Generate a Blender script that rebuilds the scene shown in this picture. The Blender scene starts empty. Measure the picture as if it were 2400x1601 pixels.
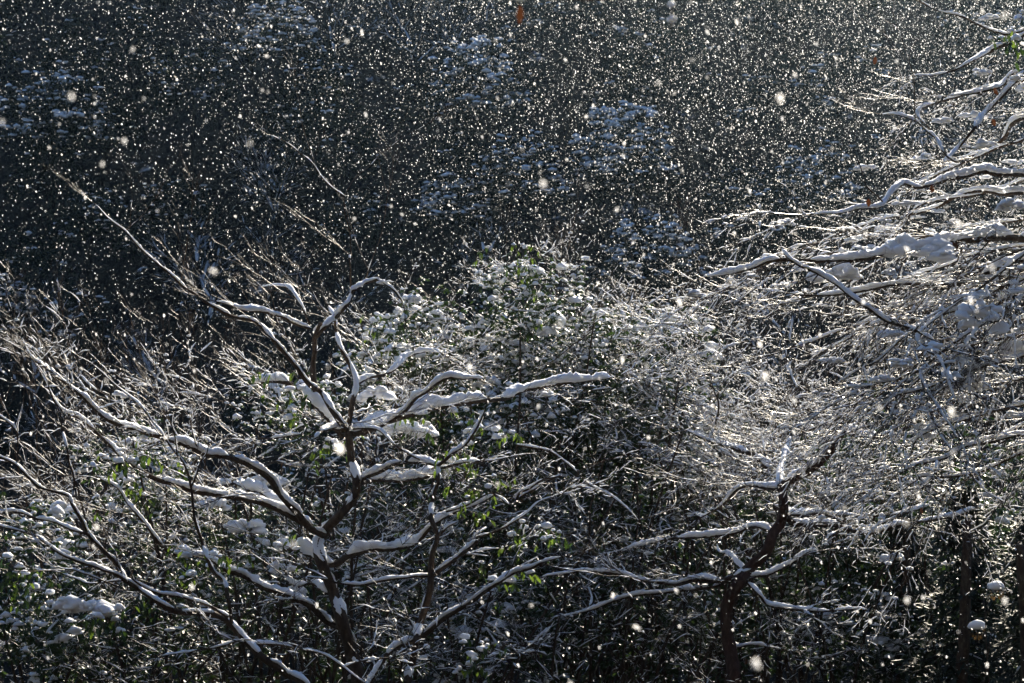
import bpy, math
import numpy as np

S = bpy.context.scene
COL = S.collection
R = math.radians

# ------------------------------------------------------------------ camera
CAM = np.array([0.0, 0.0, 8.0])
LENS = 85.0
K = 36.0 / LENS / 2400.0           # tangent per photograph pixel
cam = bpy.data.cameras.new('camera')
cam.lens = LENS; cam.sensor_width = 36.0
cam.clip_start = 0.1; cam.clip_end = 2000.0
cam.dof.use_dof = True; cam.dof.focus_distance = 24.0; cam.dof.aperture_fstop = 5.6
cam_ob = bpy.data.objects.new('camera', cam); COL.objects.link(cam_ob)
cam_ob.location = CAM; cam_ob.rotation_euler = (R(90), 0, 0)
S.camera = cam_ob

# ------------------------------------------------------------------ sky, sun, exposure
SUN_EL, SUN_AZ = 27.5, 15.5        # degrees; azimuth measured from +Y towards +X
world = bpy.data.worlds.new('World'); S.world = world; world.use_nodes = True
wn = world.node_tree
sky = wn.nodes.new('ShaderNodeTexSky'); sky.sky_type = 'NISHITA'; sky.sun_disc = False
sky.sun_elevation = R(SUN_EL); sky.sun_rotation = R(SUN_AZ)
sky.ozone_density = 7.0; sky.dust_density = 0.2; sky.air_density = 1.2
wn.links.new(sky.outputs[0], wn.nodes['Background'].inputs['Color'])
wn.nodes['Background'].inputs['Strength'].default_value = 0.05
sun = bpy.data.lights.new('sun', 'SUN'); sun.energy = 5.0; sun.angle = R(0.5); sun.color = (1.0, 0.89, 0.72)
sun_ob = bpy.data.objects.new('sun', sun); COL.objects.link(sun_ob)
sun_ob.rotation_euler = (R(90 - SUN_EL), 0, R(180 - SUN_AZ))
S.view_settings.view_transform = 'Standard'; S.view_settings.look = 'None'
S.view_settings.exposure = 1.45; S.view_settings.gamma = 1.0
S.view_settings.use_curve_mapping = False
S.render.engine = 'CYCLES'
S.cycles.use_denoising = True
S.cycles.use_adaptive_sampling = True; S.cycles.adaptive_threshold = 0.03
S.cycles.max_bounces = 6; S.cycles.diffuse_bounces = 3; S.cycles.glossy_bounces = 2
S.cycles.transmission_bounces = 3; S.cycles.volume_bounces = 0; S.cycles.transparent_max_bounces = 4
S.cycles.sample_clamp_indirect = 4.0

rng = np.random.default_rng(11)

# ------------------------------------------------------------------ materials
def new_mat(name):
    m = bpy.data.materials.new(name); m.use_nodes = True
    nt = m.node_tree; nt.nodes.clear()
    return m, nt, nt.nodes.new('ShaderNodeOutputMaterial')

def ramp_noise(nt, scale, cols, pos, detail=4.0, coord='Object', stretch=None, rough=0.6):
    tc = nt.nodes.new('ShaderNodeTexCoord')
    n = nt.nodes.new('ShaderNodeTexNoise'); n.inputs['Scale'].default_value = scale
    n.inputs['Detail'].default_value = detail; n.inputs['Roughness'].default_value = rough
    src = tc.outputs[coord]
    if stretch:
        mp = nt.nodes.new('ShaderNodeMapping'); mp.inputs['Scale'].default_value = stretch
        nt.links.new(src, mp.inputs[0]); src = mp.outputs[0]
    nt.links.new(src, n.inputs['Vector'])
    r = nt.nodes.new('ShaderNodeValToRGB')
    el = r.color_ramp.elements
    while len(el) < len(cols): el.new(0.5)
    for e, c, p in zip(el, cols, pos): e.position = p; e.color = (*c, 1)
    nt.links.new(n.outputs['Fac'], r.inputs[0])
    return r.outputs[0], n.outputs['Fac']

def bark_mat(name, c1, c2, c3, bump=0.6, rough=.85):
    m, nt, out = new_mat(name)
    b = nt.nodes.new('ShaderNodeBsdfPrincipled')
    col, fac = ramp_noise(nt, 26, [c1, c2, c3], [0.3, 0.55, 0.72], 6, stretch=(1, 1, .45))
    nt.links.new(col, b.inputs['Base Color']); b.inputs['Roughness'].default_value = rough; b.inputs['Specular IOR Level'].default_value = .3
    bp = nt.nodes.new('ShaderNodeBump'); bp.inputs['Strength'].default_value = bump; bp.inputs['Distance'].default_value = .02
    nt.links.new(fac, bp.inputs['Height']); nt.links.new(bp.outputs[0], b.inputs['Normal'])
    nt.links.new(b.outputs[0], out.inputs[0])
    return m

def snow_mat(name, sss=True):
    m, nt, out = new_mat(name)
    b = nt.nodes.new('ShaderNodeBsdfPrincipled')
    b.inputs['Base Color'].default_value = (.87, .89, .93, 1)
    b.inputs['Roughness'].default_value = .65
    b.inputs['Specular IOR Level'].default_value = .25
    if sss:
        b.inputs['Subsurface Weight'].default_value = 1.0
        b.inputs['Subsurface Radius'].default_value = (1.0, 1.05, 1.2)
        b.inputs['Subsurface Scale'].default_value = .014
    _, fac = ramp_noise(nt, 60, [(0, 0, 0), (1, 1, 1)], [0, 1], 5)
    bp = nt.nodes.new('ShaderNodeBump'); bp.inputs['Strength'].default_value = .5; bp.inputs['Distance'].default_value = .012
    nt.links.new(fac, bp.inputs['Height']); nt.links.new(bp.outputs[0], b.inputs['Normal'])
    nt.links.new(b.outputs[0], out.inputs[0])
    return m

def leaf_mat(name, c1, c2, trans, tcol, rough=.38):
    m, nt, out = new_mat(name)
    b = nt.nodes.new('ShaderNodeBsdfPrincipled')
    oi = nt.nodes.new('ShaderNodeObjectInfo')
    col, _ = ramp_noise(nt, 5, [c1, c2], [.35, .65], 3)
    nt.links.new(col, b.inputs['Base Color'])
    b.inputs['Roughness'].default_value = rough; b.inputs['Specular IOR Level'].default_value = .3
    t = nt.nodes.new('ShaderNodeBsdfTranslucent'); t.inputs[0].default_value = (*tcol, 1)
    mx = nt.nodes.new('ShaderNodeMixShader'); mx.inputs[0].default_value = trans
    nt.links.new(b.outputs[0], mx.inputs[1]); nt.links.new(t.outputs[0], mx.inputs[2])
    nt.links.new(mx.outputs[0], out.inputs[0])
    return m

M = {}
M['bark'] = bark_mat('bark_brown', (.022, .014, .010), (.055, .036, .025), (.095, .075, .058))
M['bark_red'] = bark_mat('bark_reddish', (.022, .010, .007), (.05, .023, .016), (.08, .045, .035))
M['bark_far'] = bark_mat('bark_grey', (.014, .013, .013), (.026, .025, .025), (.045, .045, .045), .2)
M['twig'] = bark_mat('twig_brown', (.022, .012, .008), (.042, .024, .014), (.07, .042, .026), .1, .42)
M['twig_tan'] = bark_mat('twig_tan', (.05, .026, .012), (.085, .047, .022), (.13, .08, .04), .1, .42)
M['snow'] = snow_mat('snow')
M['snow_far'] = snow_mat('snow_plain', False)
M['leaf'] = leaf_mat('leaf_green', (.03, .05, .014), (.05, .078, .02), .45, (.12, .19, .025))
M['leaf_dark'] = leaf_mat('leaf_dark_green', (.02, .034, .014), (.038, .058, .02), .25, (.05, .10, .02))
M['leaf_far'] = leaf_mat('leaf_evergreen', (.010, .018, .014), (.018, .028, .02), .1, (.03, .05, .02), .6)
M['leaf_dry'] = leaf_mat('leaf_dry', (.07, .025, .012), (.11, .045, .02), .35, (.07, .025, .010), .6)
M['straw'] = leaf_mat('straw', (.10, .065, .03), (.16, .10, .045), .4, (.14, .085, .03), .6)

def flake_mat():
    m, nt, out = new_mat('snowflake')
    t = nt.nodes.new('ShaderNodeBsdfTranslucent'); t.inputs[0].default_value = (.97, .97, .97, 1)
    d = nt.nodes.new('ShaderNodeBsdfDiffuse'); d.inputs[0].default_value = (.9, .92, .95, 1)
    mx = nt.nodes.new('ShaderNodeMixShader'); mx.inputs[0].default_value = .8
    nt.links.new(d.outputs[0], mx.inputs[1]); nt.links.new(t.outputs[0], mx.inputs[2])
    nt.links.new(mx.outputs[0], out.inputs[0])
    return m
M['flake'] = flake_mat()

def ground_mat():
    m, nt, out = new_mat('forest_floor')
    b = nt.nodes.new('ShaderNodeBsdfPrincipled'); b.inputs['Roughness'].default_value = .9
    col, fac = ramp_noise(nt, .55, [(.008, .009, .008), (.02, .017, .014), (.035, .03, .022), (.75, .77, .82)],
                          [.3, .5, .62, .70], 8, rough=.72)
    nt.links.new(col, b.inputs['Base Color'])
    bp = nt.nodes.new('ShaderNodeBump'); bp.inputs['Strength'].default_value = 1; bp.inputs['Distance'].default_value = .3
    nt.links.new(fac, bp.inputs['Height']); nt.links.new(bp.outputs[0], b.inputs['Normal'])
    nt.links.new(b.outputs[0], out.inputs[0])
    return m
M['ground'] = ground_mat()

# ------------------------------------------------------------------ mesh helpers
class MB:
    """collects vertices and faces, builds one mesh"""
    def __init__(s): s.v = []; s.q = []; s.t = []; s.n = 0
    def add(s, v, q=None, t=None):
        v = np.asarray(v, float)
        if q is not None and len(q): s.q.append(np.asarray(q, int) + s.n)
        if t is not None and len(t): s.t.append(np.asarray(t, int) + s.n)
        s.v.append(v); s.n += len(v)
    def mesh(s, name, mat, smooth=True):
        me = bpy.data.meshes.new(name)
        if s.n == 0: return me
        v = np.concatenate(s.v)
        q = np.concatenate(s.q) if s.q else np.zeros((0, 4), int)
        t = np.concatenate(s.t) if s.t else np.zeros((0, 3), int)
        me.vertices.add(len(v)); me.vertices.foreach_set('co', v.astype(np.float32).ravel())
        li = np.concatenate([q.ravel(), t.ravel()]).astype(np.int32)
        me.loops.add(len(li)); me.loops.foreach_set('vertex_index', li)
        tot = np.concatenate([np.full(len(q), 4), np.full(len(t), 3)]).astype(np.int32)
        st = np.concatenate([[0], np.cumsum(tot)[:-1]]).astype(np.int32)
        me.polygons.add(len(tot)); me.polygons.foreach_set('loop_start', st); me.polygons.foreach_set('loop_total', tot)
        me.polygons.foreach_set('use_smooth', np.full(len(tot), smooth))
        me.materials.append(M[mat]); me.update(calc_edges=True)
        return me
    def build(s, name, mat, parent=None, smooth=True):
        return obj(name, s.mesh(name, mat, smooth), parent)

def obj(name, me, parent=None, loc=None, rz=0.0, sc=1.0):
    o = bpy.data.objects.new(name, me); COL.objects.link(o)
    if parent is not None: o.parent = parent
    if loc is not None: o.location = loc
    if rz: o.rotation_euler = (0, 0, rz)
    if sc != 1.0: o.scale = (sc, sc, sc) if np.isscalar(sc) else sc
    return o

def thing(name, label, cat, loc, group=None):
    o = obj(name, None, None, loc); o['label'] = label; o['category'] = cat
    if group: o['group'] = group
    return o

def unit(a): return a / (np.linalg.norm(a, axis=-1, keepdims=True) + 1e-12)

def tangents(p):
    t = np.gradient(p, axis=0); return unit(t)

def tube(mb, p, r, k=5, tip=True):
    p = np.asarray(p, float); n = len(p); r = np.broadcast_to(np.asarray(r, float), (n,))
    t = tangents(p)
    ref = np.where(np.abs(t[:, 2:3]) < .9, np.array([[0, 0, 1.]]), np.array([[1., 0, 0]]))
    if np.abs(t[:, 2]).max() >= .9: ref = np.tile(np.array([[0.31, 0.95, 0.0]]), (n, 1))
    a = unit(np.cross(ref, t)); b = np.cross(t, a)
    th = np.arange(k) * 2 * np.pi / k
    v = p[:, None] + r[:, None, None] * (np.cos(th)[None, :, None] * a[:, None] + np.sin(th)[None, :, None] * b[:, None])
    v = v.reshape(-1, 3)
    i = np.arange(n - 1)[:, None] * k; j = np.arange(k)[None]; j2 = (j + 1) % k
    q = np.stack([i + j, i + j2, i + k + j2, i + k + j], -1).reshape(-1, 4)
    tr = []
    if tip:
        v = np.concatenate([v, p[-1:] + t[-1:] * r[-1], p[:1]])
        e = (n - 1) * k; j = np.arange(k); j2 = (j + 1) % k
        tr = np.concatenate([np.stack([e + j, e + j2, np.full(k, n * k)], -1), np.stack([j2, j, np.full(k, n * k + 1)], -1)])
    mb.add(v, q, tr)

def resample(p, r, step):
    p = np.asarray(p, float); d = np.concatenate([[0], np.cumsum(np.linalg.norm(np.diff(p, axis=0), axis=1))])
    n = max(3, int(d[-1] / step) + 1); s = np.linspace(0, d[-1], n)
    return np.stack([np.interp(s, d, p[:, i]) for i in range(3)], 1), np.interp(s, d, r), s

def noise1(n, step, rg, lo=0.0, hi=1.0):
    m = max(2, int(n / step) + 2)
    x = np.linspace(0, m - 1, n); a = rg.random(m)
    i = np.minimum(x.astype(int), m - 2); f = x - i; f = f * f * (3 - 2 * f)
    return lo + (hi - lo) * (a[i] * (1 - f) + a[i + 1] * f)

def snow_on(mb, p, r, depth, rg, cover=.85, k=6, step=.03, wave=.13, base=.25, sink=None):
    """a lumpy ridge of snow lying along the upper side of a branch path, in broken runs; with sink, each run is a mesh of its own"""
    p, r, s = resample(p, r, step); n = len(p)
    t = tangents(p); hz = np.sqrt(np.clip(1 - t[:, 2] ** 2, 0, 1))
    up = np.array([0, 0, 1.]) - t * t[:, 2:3]
    up = unit(up + np.array([[.05, -.02, 0.0]])); up = unit(up - t * (up * t).sum(1, keepdims=True))
    side = np.cross(t, up)
    b = noise1(n, wave / step, rg) * .65 + noise1(n, wave * .45 / step, rg) * .35
    thr = np.quantile(b, np.clip(1 - cover, 0, .97)) if cover < 1 else -1
    lim = np.clip(hz * 1.4 - .36, .015, 1)
    if np.ndim(depth): depth = np.interp(np.linspace(0, 1, n), np.linspace(0, 1, len(depth)), depth)
    h = depth * lim * (base + (1.35 - base) * np.clip((b - thr) / (1.0001 - thr), 0, 1) ** 1.2 + .06 * rg.standard_normal(n))
    on = (b > thr) & (h > depth * .06)
    idx = np.flatnonzero(on)
    if len(idx) < 3: return
    runs = np.split(idx, np.flatnonzero(np.diff(idx) > 1) + 1)
    th = np.arange(k) * 2 * np.pi / k + .3
    for run in runs:
        m = len(run)
        if m < 3: continue
        e = np.minimum(np.arange(m), np.arange(m)[::-1]).astype(float)
        tp = np.sqrt(np.clip((e + .25) / 2.6, 0, 1))
        hh = np.maximum(h[run], 0) * tp; rr = r[run]
        w = (rr * 1.12 + np.minimum(hh * .5, .7 * rr + .022)) * (.35 + .65 * tp)
        c = p[run] + up[run] * (rr * .62 + hh * .30)[:, None]
        hv = hh * .62 + rr * .36 * tp
        nz = 1 + .14 * rg.standard_normal((m, k))
        sn = np.sin(th); sn = np.where(sn < 0, sn * .6, sn)
        v = c[:, None] + (side[run][:, None] * (np.cos(th)[None, :, None] * w[:, None, None]) + up[run][:, None] * (sn[None, :, None] * hv[:, None, None])) * nz[..., None]
        v = v.reshape(-1, 3)
        i = np.arange(m - 1)[:, None] * k; j = np.arange(k)[None]; j2 = (j + 1) % k
        q = np.stack([i + j, i + j2, i + k + j2, i + k + j], -1).reshape(-1, 4)
        v = np.concatenate([v, c[:1] - t[run[:1]] * w[0] * .6, c[-1:] + t[run[-1:]] * w[-1] * .6])
        j = np.arange(k); j2 = (j + 1) % k; e0 = (m - 1) * k
        tr = np.concatenate([np.stack([j2, j, np.full(k, m * k)], -1), np.stack([e0 + j, e0 + j2, np.full(k, m * k + 1)], -1)])
        if sink is not None: mb = MB(); sink.append(mb)
        mb.add(v, q, tr)

def _ico(sub):
    import bmesh
    b = bmesh.new(); bmesh.ops.create_icosphere(b, subdivisions=sub, radius=1)
    v = np.array([x.co[:] for x in b.verts]); f = np.array([[y.index for y in x.verts] for x in b.faces]); b.free()
    return v, f
ICO1, ICO2 = _ico(1), _ico(2)
ICO3 = _ico(3)

def lump(mb, c, r, rg, flat=.65, ico=ICO1, rough=.2, stretch=None):
    """a rounded, uneven pad of snow with a flatter underside"""
    v, f = ico
    d = np.zeros(len(v))
    for _ in range(5):
        a = rg.standard_normal(3); d += np.sin(v @ a * rg.uniform(1.2, 3.2) + rg.uniform(0, 6.3))
    w = v * (1 + rough * d[:, None] / 2.2)
    w[:, 2] = np.where(w[:, 2] < 0, w[:, 2] * .4, w[:, 2]) * flat
    if stretch is not None: w = w * stretch
    a = rg.uniform(0, 6.3); ca, sa = math.cos(a), math.sin(a)
    w = w @ np.array([[ca, sa, 0], [-sa, ca, 0], [0, 0, 1.]])
    mb.add(np.asarray(c) + w * r, None, f)

def grow(p0, d, L, n, wig, bend, rg):
    """a wandering path; bend>0 curves it upward, <0 lets it droop"""
    p = [np.array(p0, float)]; d = unit(np.array(d, float)); st = L / n
    for _ in range(n):
        d = unit(d + rg.standard_normal(3) * wig + np.array([0, 0, bend / n]))
        p.append(p[-1] + d * st)
    return np.array(p)

def deflect(d, ang, rg, flat=.5):
    """direction at the angle ang from d; flat favours the horizontal plane"""
    d = unit(d); h = np.cross(d, [0, 0, 1.])
    h = unit(h) if np.linalg.norm(h) > .05 else np.array([1., 0, 0]); u = np.cross(h, d)
    a = rg.uniform(-1, 1) * math.pi * (1 - flat) / 2 + (math.pi if rg.random() < .5 else 0)
    s = h * math.cos(a) + u * math.sin(a)
    return unit(d * math.cos(ang) + s * math.sin(ang))

# ------------------------------------------------------------------ branchlets: a library of twig sprays with their snow
def make_spray(name, pitch, L, n1, n2, depth, cover, rg, mat='twig', r0=.009, bend=.15, wig=.09, flat=.45, k=6, ang=(30, 62), smat='snow'):
    tw, sn = MB(), MB()
    d0 = np.array([math.cos(R(pitch)), 0, math.sin(R(pitch))])
    main = grow((0, 0, 0), d0, L, 9, wig, bend, rg)
    rm = np.linspace(r0, r0 * .28, len(main)); tube(tw, main, rm, 4); snow_on(sn, main, rm, depth, rg, cover, k, .026, .20, .38)
    tm = tangents(main)
    for f in np.sort(rg.uniform(.06, .97, n1)):
        x = f * (len(main) - 1); i = min(int(x), len(main) - 2); q = main[i] + (main[i + 1] - main[i]) * (x - i)
        l1 = L * rg.uniform(.28, .62) * (1.08 - .62 * f)
        p1 = grow(q, deflect(tm[i], R(rg.uniform(*ang)), rg, flat), l1, 6, wig * 1.15, bend, rg)
        a = r0 * .62 * (1 - .5 * f); r1 = np.linspace(a, a * .35, len(p1))
        tube(tw, p1, r1, 3); snow_on(sn, p1, r1, depth * .85, rg, cover, k, .026, .20, .38)
        if depth > .012 and rg.random() < cover * .7: lump(sn, q + np.array([0, 0, .006]), depth * rg.uniform(.5, 1.15), rg, .8, ICO1, .22)
        t1 = tangents(p1)
        for g in np.sort(rg.uniform(.12, .95, rg.integers(max(1, n2 - 1), n2 + 2))):
            y = g * (len(p1) - 1); j = min(int(y), len(p1) - 2); q2 = p1[j] + (p1[j + 1] - p1[j]) * (y - j)
            p2 = grow(q2, deflect(t1[j], R(rg.uniform(*ang)), rg, flat), l1 * rg.uniform(.25, .6), 4, wig * 1.3, bend, rg)
            r2 = np.linspace(a * .5, a * .25, len(p2))
            tube(tw, p2, r2, 3); snow_on(sn, p2, r2, depth * .7, rg, cover * .92, max(5, k - 1), .026, .18, .38)
    return tw.mesh(name, mat), (sn.mesh('snow_cap', smat) if sn.n else None)

LIB = {}
def lib(cls, pitch, count, *a, **kw):
    for i in range(count):
        LIB.setdefault(cls, []).append((pitch, make_spray('branchlet', pitch, *a, rg=rng, **kw)))
for pt in (-28, -8, 10, 30, 55):                       # twigs under ordinary snow
    lib('snowy', pt, 4, 1.3, 11, 3, .029, .46, wig=.14, r0=.008, k=6)
for pt in (-32, -16, 0):                               # twigs bowed under heavy snow
    lib('heavy', pt, 6, 1.5, 11, 3, .034, .44, bend=-.40, flat=.35, ang=(16, 46), wig=.13, r0=.008, k=6)
for pt in (5, 30, 62):                                 # fine, nearly bare shoots
    lib('bare', pt, 3, 1.4, 8, 3, .010, .22, mat='twig_tan', r0=.005, bend=.35, wig=.07, ang=(20, 42), k=5)
for pt in (-35, -10, 12, 40):                          # dark tangle, little snow
    lib('tangle', pt, 4, 1.35, 13, 3, .014, .42, r0=.0065, wig=.14, flat=.2, k=5)
for pt in (-34, -16, 2):                               # thin dark hanging twigs
    lib('dark', pt, 4, 1.6, 10, 3, .010, .2, r0=.006, bend=-.45, wig=.10, flat=.2, ang=(12, 38), k=5)
MIX = {'tree': ('snowy', 'tangle', 'snowy', 'tangle', 'bare'), 'bowed': ('heavy', 'dark', 'heavy', 'heavy', 'tangle'), 'thick': ('snowy', 'snowy', 'tangle')}

def place_spray(root, cls, w, az, pitch, sc=1.0):
    if cls in MIX: cls = MIX[cls][rng.integers(len(MIX[cls]))]
    c = LIB[cls]; o = sorted(c, key=lambda e: abs(e[0] - pitch) + rng.uniform(0, 9))[0]
    tw, sn = o[1]
    b = obj('branchlet', tw, root, np.asarray(w) - np.array(root.location), az, sc)
    if sn is not None: obj('snow_cap', sn, b)['kind'] = 'stuff'
    return b

# ------------------------------------------------------------------ reading positions in the photograph's pixels at a real distance
def W(px, py, Y): return np.array([(px - 1200) * K * Y, Y, CAM[2] - (py - 800.5) * K * Y])
def c1(*p): return [(x / 1.959, y / 1.959) for x, y in p]
def c2(*p): return [(1200 + x / 1.959, y / 1.959) for x, y in p]
def c3(*p): return [(x / 1.8425, 750 + y / 1.8425) for x, y in p]
def c4(*p): return [(1200 + x / 1.8425, 750 + y / 1.8425) for x, y in p]
def c5(*p): return [(600 + x / 3.918, 600 + y / 3.918) for x, y in p]
def c9(*p): return [(900 + x / 3.92, 1000 + y / 3.92) for x, y in p]

MARKS = [(760, 1250, 'the winding trunk'), (1010, 1330, 'the crooked upright stem'), (1030, 955, 'the thick level snow limb'), (620, 890, 'the plump stub limb'),
    (1900, 1080, 'the arched reddish limb'), (200, 1425, 'the broad snow pad'), (2300, 1430, 'the dried flower heads'), (2140, 585, 'the largest snow bank'), (1240, 680, 'the tallest pointed bush'),
    (1120, 1140, 'the bright green leaf spray'), (1530, 1340, 'the level snowy boughs'), (460, 1180, 'the near upright stem'), (0, 1600, 'the lower left corner'), (1650, 1520, 'the reddish trunk foot'),
    (150, 880, 'the long upper limb tips'), (735, 780, 'the high fork'), (1350, 1130, 'the drooping bare arch'), (2000, 1480, 'the dark conifers')]
USED = set()
def which(label, px, py, Y):
    """adds what the thing stands by, so that its label singles it out"""
    for k, (mx, my, ph) in enumerate(sorted(MARKS, key=lambda m: (m[0] - px) ** 2 + (m[1] - py) ** 2)):
        dx, dy = px - mx, py - my
        rel = ('right of' if dx > 0 else 'left of') if abs(dx) > abs(dy) else ('below' if dy > 0 else 'above')
        for r in (rel, 'just ' + rel):
            t = '%s, %s %s' % (label, r, ph)
            if t not in USED: USED.add(t); return t

def catmull(P, m=7):
    P = np.asarray(P, float); Q = np.concatenate([[2 * P[0] - P[1]], P, [2 * P[-1] - P[-2]]])
    out = []
    for i in range(1, len(Q) - 2):
        t = np.linspace(0, 1, m, endpoint=False)[:, None]
        a, b, c, d = Q[i - 1], Q[i], Q[i + 1], Q[i + 2]
        out.append(.5 * (2 * b + (c - a) * t + (2 * a - 5 * b + 4 * c - d) * t ** 2 + (3 * b - a - 3 * c + d) * t ** 3))
    out.append(P[-1:]); return np.concatenate(out)

CLUMP = []
for _ in range(6):
    mb = MB()
    for i in range(7): lump(mb, rng.normal(0, .6, 3) * np.array([1, .8, .4]) - np.array([0, 0, .06 * i]), rng.uniform(.3, .8), rng, rng.uniform(.55, .95), ICO2, .36)
    CLUMP.append(mb.mesh('snow_clump', 'snow'))
def clump(root, w, r):
    o = obj('snow_clump', CLUMP[rng.integers(6)], root, np.asarray(w) - np.array(root.location), rng.uniform(0, 6.3))
    o.scale = np.array([1.25, 1, rng.uniform(.7, 1.0)]) * r

def limb(root, pts, y0, y1, w0, w1, snow=.06, name='limb', bark='bark', sprays=2.2, cls='tree', cover=.93, up=8, tipspray=True, sc=(.55, 1.05), droop=False):
    """one limb of a tree: a path through px positions at depths y0 to y1, its bark, its snow and its branchlets"""
    n = len(pts); ys = np.linspace(y0, y1, n) + np.concatenate([[0], rng.uniform(-.12, .12, n - 2), [0]]) if n > 2 else np.array([y0, y1])
    P = catmull([W(x, y, Y) for (x, y), Y in zip(pts, ys)])
    loc = np.array(root.location)
    r = np.linspace(w0, w1, len(P)) * .5 * K * y0
    r = r * noise1(len(P), 5, rng, .93, 1.1)
    d = np.concatenate([[0], np.cumsum(np.linalg.norm(np.diff(P, axis=0), axis=1))])
    if len(P) > 12:
        P, r, d = resample(P, r, .05)
        j = sum(np.stack([noise1(len(P), w / .05, rng, -a, a) for _ in range(3)], 1) for w, a in ((.55, .032), (.22, .014)))
        P = P + j * np.clip(np.minimum(d, d[-1] - d) / .3, 0, 1)[:, None] * min(1.0, 12 / w0)
    if tipspray: r = r * np.clip((d[-1] - d) / .5 + .25, 0, 1) ** .6
    mb = MB(); tube(mb, P - loc, r, 9 if w0 > 12 else 6); o = mb.build(name, bark, root)
    if snow > 0:
        sk = []; snow_on(None, P - loc, r, snow * (.45 + .55 * np.sqrt(r / r.max())), rng, cover, 10 if snow > .04 else 7, .03, .26 if snow > .04 else .16, .45, sk)
        for q in sk: q.build('snow_cap', 'snow', o)
    T = tangents(P); L = np.linalg.norm(np.diff(P, axis=0), axis=1).sum()
    for _ in range(int(L * sprays * (1.15 if cls == 'bowed' else .95) + rng.random())):
        i = rng.integers(max(1, len(P) // 8), len(P)); t = T[i]
        az = math.atan2(t[1], t[0]) + rng.choice([-1, 1]) * R(rng.uniform(10, 50) if cls == 'bowed' else rng.uniform(15, 85))
        pt = math.degrees(math.asin(np.clip(t[2], -1, 1))) * .55 + rng.normal(up, 18)
        place_spray(root, cls, P[i], az, pt, rng.uniform(*sc) * (.55 if cls == 'bowed' and P[i][2] > 9.1 else 1.0))
    for _ in range(int(L * (1.3 if cls == 'bowed' else .15) + rng.random())):
        i = rng.integers(len(P) // 3, len(P)); clump(root, P[i] + rng.normal(0, .22 if cls == 'bowed' else .1, 3), rng.uniform(.03, .075 if cls == 'bowed' else .06))
    if tipspray:
        t = T[-1]; place_spray(root, cls, P[-1], math.atan2(t[1], t[0]), math.degrees(math.asin(t[2])), rng.uniform(.5, .9) * (.5 if (cls == 'bowed' and P[-1][2] > 9.1) or cls == 'bare' else .75))
    return P

# ------------------------------------------------------------------ terrain
HY, HS, HZ = 65.0, 0.90, -2.0
def terrain(x, y):
    z = np.where(y < HY, np.interp(y, [-60, -42, -4, 0, 12, 20, 40, 65], [56, 58, 7.5, 5.6, 4.2, 2.4, .4, HZ]), HZ + HS * (y - HY))  # unseen steep slope behind the camera is added to block sky light
    top = HZ + HS * 31
    z = np.where(y > HY + 31, top - .35 * (y - HY - 31), z)
    return z + .35 * np.sin(x * .31 + y * .2) + .25 * np.sin(x * .83 - y * .5 + 1.3) * np.where(y > 12, 1, .2)
gx = np.linspace(-110, 110, 150); gy = np.linspace(-60, 175, 170)
X, Yg = np.meshgrid(gx, gy); V = np.stack([X, Yg, terrain(X, Yg)], -1).reshape(-1, 3)
i, j = np.meshgrid(np.arange(len(gy) - 1), np.arange(len(gx) - 1), indexing='ij'); a = i * len(gx) + j
mb = MB(); mb.add(V, np.stack([a, a + 1, a + 1 + len(gx), a + len(gx)], -1).reshape(-1, 4))
g = mb.build('hillside_ground', 'ground'); g['kind'] = 'structure'
def ground(x, y): return float(terrain(np.array(x), np.array(y)))
def base(px, Y): x = (px - 1200) * K * Y; return (x, Y, ground(x, Y))

# ------------------------------------------------------------------ wooded hillside in shade
def leafy_far(rg, rx, rz, n, snow_share, pad):
    lf, sn = MB(), MB()
    for _ in range(n):
        u = unit(rg.standard_normal(3)); u[2] = abs(u[2]) * 1.1 - .25
        c = u * np.array([rx, rx, rz]) * rg.uniform(.45, 1.02) ** .6 + np.array([0, 0, rz * .2])
        for _ in range(14):
            o = c + rg.normal(0, .17, 3) * np.array([1, 1, .6])
            d = unit(rg.standard_normal(3) + np.array([0, 0, -.5])); s = unit(np.cross(d, rg.standard_normal(3))); l = rg.uniform(.10, .2)
            lf.add([o, o + d * l * .5 + s * l * .24, o + d * l, o + d * l * .5 - s * l * .24], [[0, 1, 2, 3]])
        if rg.random() < snow_share and u[2] > -.15:
            for _ in range(rg.integers(2, 5)):
                lump(sn, c + np.array([rg.normal(0, .16), rg.normal(0, .16), .1 + rg.normal(0, .06)]), rg.uniform(.05, .13) * pad, rg, .6, ICO1, .25, np.array([1.5, .9, 1]))
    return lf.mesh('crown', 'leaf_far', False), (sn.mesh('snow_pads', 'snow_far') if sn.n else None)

def trunk_mesh(rg, h, r, mat, lean=.04):
    mb = MB(); p = grow((0, 0, -.6), (rg.normal(0, lean), rg.normal(0, lean), 1), h + .6, 8, .05, .1, rg)
    tube(mb, p, np.linspace(r, r * .45, len(p)), 7); return mb.mesh('trunk', mat), p

EVER = []
for k in range(6):
    sh = (.05, .10, .16, .5, .62, .55)[k]; pad = (.7, .8, .9, 1.15, 1.3, 1.1)[k]
    rx, rz = rng.uniform(1.5, 2.0), rng.uniform(2.0, 2.7)
    EVER.append((*leafy_far(rng, rx, rz, 170, sh, pad), trunk_mesh(rng, 3.4, .16, 'bark_far')[0], rz))

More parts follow.
